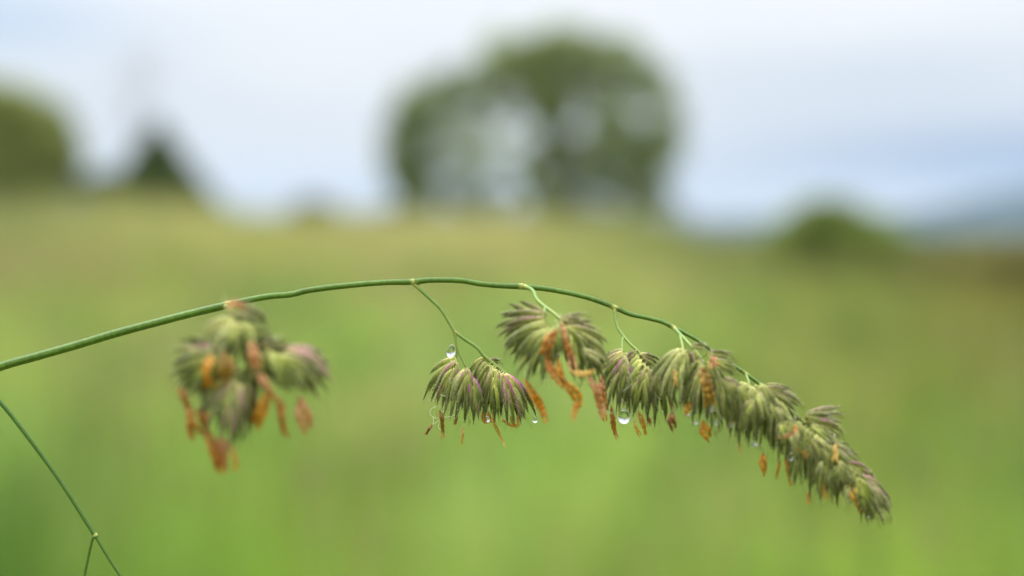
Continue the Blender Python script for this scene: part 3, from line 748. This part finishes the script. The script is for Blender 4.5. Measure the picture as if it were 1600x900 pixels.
BR.append(dict(name='third', d=105,
  paths=[[(819, 447, 0, 3.6), (832, 454, 20, 3.2), (839, 468, 40, 3.0), (851, 479, 60, 2.9), (866, 490, 80, 2.7), (882, 505, 95, 2.3), (900, 525, 100, 1.6)],
         [(852, 480, 62, 2.4), (850, 492, 85, 2.0), (852, 508, 95, 1.5)]],
  spk=[(850, 490, 787, 495, 0, .6, .1), (849, 494, 781, 512, 6, .2, .1), (850, 499, 783, 532, 10, .7, 0), (852, 505, 790, 546, 14, 0, .15), (853, 510, 797, 556, 16, 0, 0), (854, 514, 806, 580, 20, .05, 0),
       (857, 518, 818, 594, 24, 0, .15), (860, 520, 832, 602, 26, 0, 0), (863, 518, 846, 598, 22, 0, 0), (866, 512, 862, 588, 14, 0, 0), (870, 508, 880, 576, 8, .1, 0),
       (874, 497, 921, 496, 0, .15, .6), (880, 500, 912, 514, 6, .4, .2), (884, 504, 940, 528, 0, .6, .3), (890, 510, 946, 548, 6, .3, .2), (884, 512, 902, 576, 12, 0, 0), (892, 518, 916, 590, 14, 0, 0),
       (898, 522, 930, 596, 12, .1, 0), (902, 522, 944, 580, 8, .4, .1), (888, 516, 906, 606, 2, 0, 0), (896, 520, 936, 612, -4, 0, 0), (876, 506, 892, 556, -4, 0, 0), (906, 545, 941, 566, 18, 0, .8)],
  ant=[([(870, 516), (856, 538), (852, 562), (866, 584), (884, 602)], 19, 'r', 34), ([(874, 592), (892, 606), (903, 624), (897, 642), (894, 658)], 15, 'o', 30), ([(877, 504), (884, 530), (892, 556), (896, 580)], 12, 'p', 36),
       ([(892, 580), (910, 585), (930, 580)], 10, 'y', 34), ([(820, 592), (832, 616), (844, 634), (856, 660)], 14, 'o', 6), ([(918, 586), (930, 608), (938, 634), (944, 652)], 13, 'p', 14), ([(872, 560), (876, 584), (884, 606)], 10, 'o', 30)]))
BR.append(dict(name='fourth', d=48,
  paths=[[(960, 480, 0, 3.3), (961, 493, 4, 2.4), (965, 511, 12, 2.2), (974, 525, 20, 2.3), (985, 538, 28, 2.2), (996, 548, 34, 2.4), (1006, 562, 40, 2.7), (1017, 576, 44, 2.6), (1028, 588, 46, 1.8)],
         [(974, 526, 20, 2.2), (972, 540, 32, 1.8), (974, 555, 42, 1.4)]],
  spk=[(972, 546, 944, 574, 0, 0, .5), (973, 549, 941, 592, 4, .4, .1), (974, 553, 944, 612, 8, .5, 0), (975, 557, 950, 634, 12, .1, 0), (977, 559, 959, 645, 14, .7, 0), (978, 562, 967, 642, 10, .1, .2), (980, 566, 976, 636, 14, .85, 0),
       (992, 549, 975, 588, -4, .7, 0), (996, 556, 980, 612, 0, 0, 0), (1001, 562, 985, 634, 6, 0, 0), (1006, 569, 989, 650, 10, .05, 0), (1011, 574, 1001, 646, 14, .6, 0), (1017, 578, 1011, 654, 12, .2, .2),
       (1022, 582, 1019, 656, 10, .1, .1), (1026, 586, 1035, 662, 8, .2, 0), (1003, 555, 1033, 569, 2, .9, 0), (1000, 553, 1026, 578, -4, .4, .1)],
  ant=[([(955, 634), (957, 655), (960, 672), (966, 687)], 9, 'r', 6), ([(946, 630), (944, 646), (946, 660)], 8, 'y', 4), ([(998, 644), (1004, 658), (1009, 680)], 8, 'o', 8), ([(990, 656), (994, 668), (1001, 683)], 6, 'y', 4), ([(1011, 650), (1018, 664)], 7, 'r', 6), ([(940, 585), (941, 612), (946, 640)], 14, 'p', 10)]))
BR.append(dict(name='fifth', d=84,
  paths=[[(1053, 512, 12, 3.2), (1064, 524, 34, 2.9), (1078, 539, 58, 2.7), (1092, 556, 72, 2.4), (1106, 576, 80, 2.0), (1122, 596, 84, 1.4)],
         [(1062, 522, 30, 2.2), (1065, 534, 54, 2.0), (1068, 548, 72, 1.6)]],
  spk=[(1066, 546, 1024, 598, 2, 0, .35), (1066, 547, 1031, 612, 6, 0, .3), (1067, 548, 1040, 626, 10, 0, .25), (1069, 549, 1050, 632, 12, 0, .2), (1071, 550, 1062, 616, 14, 0, .2), (1073, 548, 1074, 602, 10, .8, 0), (1076, 552, 1078, 628, 2, 0, 0),
       (1080, 541, 1108, 545, 4, .4, .3), (1084, 548, 1090, 596, 8, 0, .1), (1088, 556, 1074, 632, 6, 0, 0), (1091, 564, 1079, 648, 12, 0, 0), (1095, 570, 1087, 660, 16, 0, 0), (1099, 574, 1097, 656, 18, .1, .2),
       (1106, 582, 1110, 664, 12, 0, 0), (1112, 586, 1120, 676, 10, 0, 0), (1118, 590, 1130, 676, 8, 0, .1), (1106, 552, 1146, 562, 4, .5, .3), (1108, 562, 1150, 584, 8, .2, .1), (1114, 570, 1136, 622, 14, 0, .1),
       (1122, 586, 1142, 660, 12, .2, .1), (1124, 590, 1156, 612, 6, .5, .2), (1124, 592, 1152, 648, 4, 0, 0), (1104, 566, 1124, 620, 20, 0, .2)],
  ant=[([(1098, 574), (1104, 600), (1110, 636)], 22, 'b', 32), ([(1054, 576), (1056, 604)], 8, 'y', 16), ([(1050, 610), (1051, 640)], 6, 'b', 4), ([(1050, 643), (1050, 656), (1053, 673)], 12.5, 'm', 4), ([(1080, 626), (1070, 648)], 11, 'o', 8),
       ([(1098, 658), (1102, 671), (1109, 688)], 16, 'o', 6), ([(1064, 598), (1063, 621)], 5, 'b', 0), ([(1144, 640), (1142, 668)], 10, 'b', 4), ([(1112, 558), (1118, 574)], 16, 'p', 26)]))
BR.append(dict(name='sixth', d=84,
  paths=[[(1165, 584, 48, 2.2), (1169, 594, 66, 1.8), (1172, 606, 80, 1.4)], [(1187, 600, 52, 2.4), (1200, 608, 70, 2.0), (1216, 622, 80, 1.6), (1230, 640, 84, 1.2)]],
  spk=[(1164, 598, 1149, 668, 2, 0, .2), (1167, 601, 1156, 684, 8, 0, .1), (1170, 603, 1164, 694, 12, .1, 0), (1173, 604, 1174, 668, 16, 0, .3), (1176, 606, 1178, 694, 10, 0, 0), (1180, 606, 1186, 664, 4, 0, .15),
       (1190, 603, 1194, 674, 14, 0, .2), (1192, 604, 1208, 650, 18, 0, .25), (1195, 604, 1246, 632, 4, .35, .5), (1200, 607, 1257, 638, 0, .6, .4), (1194, 612, 1188, 706, 8, 0, 0), (1200, 616, 1198, 712, 12, 0, .1),
       (1206, 620, 1208, 716, 12, 0, 0), (1212, 624, 1220, 700, 14, 0, .1), (1218, 630, 1226, 724, 10, 0, 0), (1224, 636, 1232, 718, 8, 0, 0), (1210, 618, 1236, 668, 6, 0, .1), (1205, 625, 1218, 690, 18, .1, .15)],
  ant=[([(1192, 708), (1193, 724), (1195, 741)], 12, 'o', 6), ([(1218, 718), (1216, 734), (1213, 750)], 5, 'o', 2), ([(1228, 706), (1231, 732), (1235, 760)], 6, 'o', 6), ([(1216, 684), (1230, 682), (1246, 676)], 9, 'p', 30),
       ([(1242, 664), (1243, 682), (1244, 696)], 10, 'r', 32), ([(1244, 698), (1262, 714)], 6, 'o', 28), ([(1155, 682), (1156, 712)], 4, 'y', 0)]))
BR.append(dict(name='seventh', d=92,
  paths=[[(1250, 660, 72, 2.0), (1262, 664, 84, 1.8), (1280, 676, 92, 1.5), (1300, 700, 96, 1.0)]],
  spk=[(1262, 645, 1320, 652, 0, .3, .5), (1258, 648, 1302, 660, 6, 0, .2), (1264, 656, 1318, 682, 2, .6, .2), (1268, 664, 1300, 702, 10, 0, .1), (1270, 668, 1312, 694, 6, 0, .5), (1250, 664, 1240, 738, 4, 0, 0), (1256, 668, 1250, 748, 10, 0, 0),
       (1262, 672, 1258, 764, 12, 0, 0), (1268, 676, 1268, 782, 10, 0, .1), (1274, 680, 1278, 766, 14, 0, .1), (1280, 684, 1290, 784, 10, 0, 0), (1286, 690, 1300, 772, 12, .1, 0), (1294, 692, 1336, 716, 4, 0, .8), (1298, 700, 1342, 726, 0, .6, .3),
       (1292, 696, 1312, 780, 8, 0, 0), (1300, 704, 1320, 786, 6, 0, 0), (1246, 660, 1252, 716, 16, 0, .2)],
  ant=[([(1266, 762), (1262, 789)], 6, 'o', 4), ([(1288, 738), (1290, 782)], 8, 'o', 14), ([(1330, 752), (1336, 775), (1345, 800)], 13, 'o', 16), ([(1306, 694), (1305, 722)], 11, 'y', 24)]))
BR.append(dict(name='tip', d=98,
  paths=[[(1318, 722, 86, 1.6), (1335, 738, 94, 1.4), (1352, 758, 98, 1.0), (1366, 780, 98, .7)]],
  spk=[(1322, 722, 1362, 752, 0, .85, .1), (1320, 726, 1330, 782, 8, 0, 0), (1328, 732, 1346, 786, 10, 0, .1), (1336, 740, 1352, 800, 12, 0, 0), (1342, 744, 1382, 792, 2, .9, .1), (1348, 750, 1391, 818, 0, .7, .3),
       (1346, 752, 1374, 818, 8, .3, .1), (1340, 748, 1360, 808, 14, 0, 0), (1352, 762, 1384, 806, 12, .5, .2)], ant=[]))

# rank spikelets: the hundred showing largest are parts of their own
allspk = []
for bi, b in enumerate(BR):
    for si_, s in enumerate(b['spk']):
        L = math.hypot(s[2]-s[0], s[3]-s[1]); allspk.append((L*(1+b['d']/2600)+s[4]*0.8, bi, si_))
allspk.sort(reverse=True)
own = {(b_, s_) for _, b_, s_ in allspk[:100]}
rest = MB()
branches = []
def near_on(paths, x, y, d):
    best = None
    for p in paths:
        for r_ in spline(np.array(p, dtype=float), 3.0):
            e = (r_[0]-x)**2+(r_[1]-y)**2+((r_[2]-d)*0.7)**2
            if best is None or e < best[0]: best = (e, r_)
    return best[1]
for bi, b in enumerate(BR):
    m = MB()
    for p in b['paths']:
        cc, rr, qq = px_path(p, 3.0)
        tt = np.linspace(0, 1, len(cc))[:, None]
        yel = np.exp(-(tt/0.06)**2) if len(p) > 3 else 0*tt
        cl = (C_STEM2*(1-tt) + lin(150, 160, 84)*0.9*tt)*(1-yel) + C_NODE*yel
        tube(m, cc, rr, cl, sides=10, ridge=0.05, rough=0.02)
    specs = []
    for (bx, by, tx, ty, dd, pur, pale) in b['spk']:
        d0 = b['d']+dd
        r_ = near_on(b['paths'], bx, by, d0)
        dpath = spline(np.array([(r_[0], r_[1], r_[2]), ((r_[0]+bx)/2+1, (r_[1]+by)/2-1, (r_[2]+d0)/2), (bx, by, d0), (bx+(tx-bx)*.06, by+(ty-by)*.06, d0)]), 3.0)
        tube(m, np.array([P(*k) for k in dpath]), np.linspace(1.1, 0.9, len(dpath))*PX, lin(160, 166, 84)*0.9, sides=6)
    if b['name'] == 'left':
        x0, y0, z0 = 352, 478, 0
    p0 = P(*b['paths'][0][0][:3])
    bo = m.build('branch', M_stem, plant, origin=p0)
    branches.append(bo)
    for si_, (bx, by, tx, ty, dd, pur, pale) in enumerate(b['spk']):
        sm, o0 = spikelet(bx, by, tx, ty, b['d']+dd, pur, pale=pale)
        if (bi, si_) in own: sm.build('spikelet', M_spk, bo, origin=o0)
        else: rest.merge(sm)
    # the far side of each cluster, mostly hidden behind the front spikelets
    for (bx, by, tx, ty, dd, pur, pale) in b['spk'][::2]:
        L = math.hypot(tx-bx, ty-by)
        if L < 30: continue
        k = 0.80; jx, jy = random.uniform(-3, 3), random.uniform(-2, 2)
        sm, o0 = spikelet(bx+jx, by+jy, bx+(tx-bx)*k+jx, by+(ty-by)*k+jy, b['d']+dd-(16 if b['name'] == 'second' else 28), pur*0.5, pale=0, count=5, lod=0.3)
        rest.merge(sm)
    if b['name'] in ('left', 'fourth', 'fifth', 'sixth', 'seventh', 'tip', 'third'):
        for (bx, by, tx, ty, dd, pur, pale) in b['spk']:
            L = math.hypot(tx-bx, ty-by)
            if L < 40: continue
            jx, jy = random.uniform(-7, 7), random.uniform(-4, 7); k = random.uniform(0.72, 0.95); ang = random.gauss(0, 0.2)
            ux, uy = (tx-bx)*k, (ty-by)*k; ux, uy = ux*math.cos(ang)-uy*math.sin(ang), ux*math.sin(ang)+uy*math.cos(ang)
            sm, o0 = spikelet(bx+jx, by+jy, bx+jx+ux, by+jy+uy, b['d']+dd-12, pur*0.6, pale=0.1, count=5, lod=0.3)
            rest.merge(sm)
    for pts, w, tint, dd in b['ant']:
        am, o0 = anther(pts, w, tint, b['d']+dd); am.build('anther', M_anth, bo, origin=o0)
for k in range(60):          # the dense tapering end of the head
    t = k/59; q_ = np.array([[1150, 604, 118], [1200, 632, 118], [1250, 682, 124], [1300, 722, 126], [1345, 762, 126]], dtype=float)
    i_ = t*3.999; j_ = int(i_); b_ = q_[j_]*(1-(i_-j_)) + q_[min(j_+1, 4)]*(i_-j_)
    bx, by = b_[0]+random.uniform(-12, 12), b_[1]+random.uniform(-12, 14); Ls = random.uniform(32, 54)*(1-0.25*t); an = random.gauss(1.48, 0.28) - 0.35*t
    sm, o0 = spikelet(bx, by, bx+Ls*math.cos(an), by+Ls*math.sin(an), b_[2]-random.uniform(-4, 44), random.choice((0, 0, .3)), pale=random.choice((0, .1, .3)), count=5); rest.merge(sm)
for k in range(26):          # the full, loose cluster nearest the lens
    aa = random.uniform(0, 2*math.pi); rr_ = random.uniform(0, 1)**0.5
    bx, by = 382+58*rr_*math.cos(aa), 556+34*rr_*math.sin(aa); Ls = random.uniform(38, 60); an = math.pi/2 - (bx-382)/58*0.9 + random.gauss(0, 0.25)
    sm, o0 = spikelet(bx, by, bx+Ls*math.cos(an), by+Ls*math.sin(an)*0.9, 235+random.uniform(-22, 6), random.choice((0, 0, .5)), pale=random.choice((0, .3, .5)), count=5); rest.merge(sm)
tag(rest.build('spikelet_mass', M_spk, plant), kind='stuff')

# pale curled stigma threads
def thread(parent, pts, d, r=0.55):
    m = MB(); q = spline(np.array([(x, y, d) for x, y in pts], dtype=float), 1.5)
    tube(m, np.array([P(*k) for k in q]), r*PX, lin(206, 214, 178), sides=6, rough=0.08)
    m.build('stigma_thread', M_hair, parent)
thread(branches[1], [(684, 634), (674, 639), (672, 647), (678, 652), (686, 653), (690, 646), (696, 640)], 4)
thread(branches[1], [(694, 652), (704, 651), (712, 647), (720, 638), (722, 628)], 20)
thread(branches[1], [(688, 672), (685, 666), (688, 658), (694, 654)], 8)
thread(branches[1], [(677, 663), (683, 659), (688, 655)], 5)
thread(branches[1], [(688, 616), (693, 619), (697, 618)], 14, 0.9)
thread(branches[1], [(704, 600), (703, 594), (706, 591)], 14, 0.8)
thread(branches[3], [(970, 608), (976, 613), (983, 610), (988, 602), (986, 590), (981, 580)], 68, 0.7)
thread(branches[3], [(973, 611), (979, 607), (984, 603), (987, 600)], 70, 0.6)
thread(branches[3], [(946, 640), (952, 644), (958, 645), (961, 636)], 66, 0.6)
thread(branches[3], [(1024, 616), (1025, 630), (1030, 640), (1037, 644)], 62, 0.6)
thread(branches[3], [(1023, 612), (1027, 620), (1034, 624)], 62, 0.6)
thread(branches[4], [(1120, 640), (1126, 652), (1132, 660)], 104, 0.5)
thread(branches[2], [(850, 586), (856, 594), (860, 604)], 130, 0.8)

# ------------------------------------------------------------------ water droplets (rest on the plant: things of their own)
def drop(px, py, w, h, d, label, tear=0.0, lean=0.0):
    """centre px,py; w,h full size in photo pixels"""
    m = MB(); NR, NS = 22, 28; v = []; f = []
    c = P(px, py, d); ex = CM @ Vector((1, 0, 0)); ey = Vector((0, 0, 1)); ez = ex.cross(ey)
    for i in range(NR+1):
        th = math.pi*i/NR
        y = math.cos(th)*h/2; rad = math.sin(th)*w/2
        if y > 0: rad *= (1 - tear*(y/(h/2))**1.5)
        for j in range(NS):
            a = 2*math.pi*j/NS
            v.append(tuple(c + (ex*(rad*math.cos(a) + lean*y) + ey*y + ez*rad*math.sin(a))*PX))
    for i in range(NR):
        for j in range(NS):
            k = (j+1) % NS; f.append((i*NS+j, (i+1)*NS+j, (i+1)*NS+k, i*NS+k))
    # weld the poles
    top, bot = len(v), len(v)+1
    v.append(tuple(c + ey*h/2*PX)); v.append(tuple(c - ey*h/2*PX))
    f = [q for q in f if not (q[0] < NS or q[1] >= NR*NS)]
    for j in range(NS):
        k = (j+1) % NS; f.append((top, NS+j, NS+k)); f.append((bot, (NR-1)*NS+k, (NR-1)*NS+j))
    used = sorted({i for q in f for i in q}); re = {o_: n_ for n_, o_ in enumerate(used)}
    m.add([v[i] for i in used], [tuple(re[i] for i in q) for q in f], (1, 1, 1))
    o = m.build('water_droplet', M_water); tag(o, label, 'water droplet', 'rain droplets hanging on the flower clusters')
G = 'rain droplets hanging on the flower clusters'
drop(705, 548.5, 14, 22, 4, 'clear teardrop water droplet hanging beside the forked twig above the purple cluster', .35, .12)
drop(836, 656.5, 8, 9, 3, 'tiny round droplet at the lower right tip of the sharpest purple cluster', .1)
drop(761.5, 655, 8, 10, 10, 'small bright droplet caught among orange anthers under the sharpest cluster', .3)
drop(975, 651, 19, 23, 62, 'largest fat water droplet, hanging below the cluster with the thin curled threads', .12)
drop(971, 624, 8, 8, 66, 'small droplet just above the largest fat droplet', .2)
drop(988, 575, 6, 7, 62, 'tiny droplet high between two green scales, above the curled thread', .1)
drop(1076, 650, 6.5, 6.5, 112, 'tiny droplet at the left tip of the row under the shaggy middle cluster')
drop(1087.5, 659, 7, 7.5, 114, 'tiny round droplet left of the fat orange anther')
drop(1119, 659, 7, 9, 116, 'tiny droplet right of the fat orange anther, on a dark green tip')
drop(1114, 638, 9, 9, 134, 'soft droplet on the lower end of the broad brown anther')
drop(1142.5, 664, 8, 8, 112, 'round droplet on a brown anther at the right of the shaggy middle cluster')
drop(1178.5, 693, 10, 9, 112, 'flattened droplet on a dark tip left of the hanging orange oval anther')
drop(1236, 713, 8, 14, 112, 'long narrow droplet beside the hanging orange anthers in the dense tail', .4)
drop(1359, 809, 6, 6, 106, 'last tiny droplet near the drooping end of the stalk')
drop(830.5, 533, 9, 8, 128, 'pale droplet on the left scales of the blurred cluster with long orange ribbons')
drop(347, 641, 12, 11, 268, 'blurred droplet low on the most out of focus cluster at left')

# ------------------------------------------------------------------ the second, finer stalk at lower left
rows = [(-430, 9450, -60, 6), (-400, 5000, -60, 6), (-370, 2000, -60, 5), (-330, 1000, -60, 4.4), (-260, 690, -55, 4.0), (-170, 560, -50, 3.7), (-100, 545, -45, 3.6), (-40, 585, -40, 3.5), (0, 628, -34, 3.4),
        (20, 652, -32, 3.4), (43, 682, -30, 3.3), (67, 714, -30, 3.2), (88, 743, -28, 3.2), (110, 776, -26, 3.2), (130, 808, -25, 3.1), (147, 835, -24, 3.0)]
cc, rr, qq = px_path(rows, 4.0)
b0 = np.array(cc[0]); b0[2] = 0.0
fine = empty('wiry_stalk', b0)
tag(fine, 'thin bare green grass stalk with one fork crossing the lower left corner', 'grass stalk')
m = MB(); tube(m, cc, rr, C_STEM*np.array([0.72, 0.85, 0.95]), sides=10, ridge=0.05, rough=0.01)
st2 = m.build('stem', M_stem, fine)
node_bulge(149, 836, -24, 3.6, 0.98, st2, col=lin(190, 190, 110), ln=5)
for rows in ([(149, 837, -24, 2.7), (156, 849, -23, 2.5), (170, 872, -22, 2.5), (188, 900, -20, 2.4), (206, 932, -18, 2.2), (216, 964, -16, 1.6)],
             [(146, 838, -24, 2.4), (143, 848, -24, 2.1), (139, 866, -26, 2.1), (132, 900, -28, 2.0), (127, 934, -30, 1.8), (125, 960, -30, 1.3)]):
    cc, rr, qq = px_path(rows, 3.0)
    m = MB(); tube(m, cc, rr, C_STEM*np.array([0.85, 0.9, 0.95]), sides=8, ridge=0.05, rough=0.01)
    bo = m.build('branch', M_stem, fine, origin=P(*rows[0][:3]))
    ex, ey, ed, _ = rows[-1]
    for k in range(4):
        sm, o0 = spikelet(ex, ey-8+k*3, ex-22+k*14, ey+50+random.uniform(-6, 6), ed, .1, pale=.1)
        sm.build('spikelet', M_spk, bo, origin=o0)

# ------------------------------------------------------------------ air between here and the ridge
def haze():
    mb = MB(); x0, x1, y0, y1, z0, z1 = -4800, 4800, -4800, 4800, -60, 140
    v = [(x, y, z) for z in (z0, z1) for y in (y0, y1) for x in (x0, x1)]
    f = [(0, 2, 3, 1), (4, 5, 7, 6), (0, 1, 5, 4), (2, 6, 7, 3), (0, 4, 6, 2), (1, 3, 7, 5)]
    m, n, l = mat_base('thin_air')
    pv = n.new('ShaderNodeVolumePrincipled'); pv.inputs['Color'].default_value = (0.46, 0.65, 0.88, 1); pv.inputs['Density'].default_value = 0.00010
    out = n.new('ShaderNodeOutputMaterial'); l.new(pv.outputs[0], out.inputs['Volume'])
    mb.add(v, f, (1, 1, 1)); o = mb.build('haze', m, smooth=False)
    tag(o, kind='stuff', label='thin bluish air over the field', cat='haze')
haze()
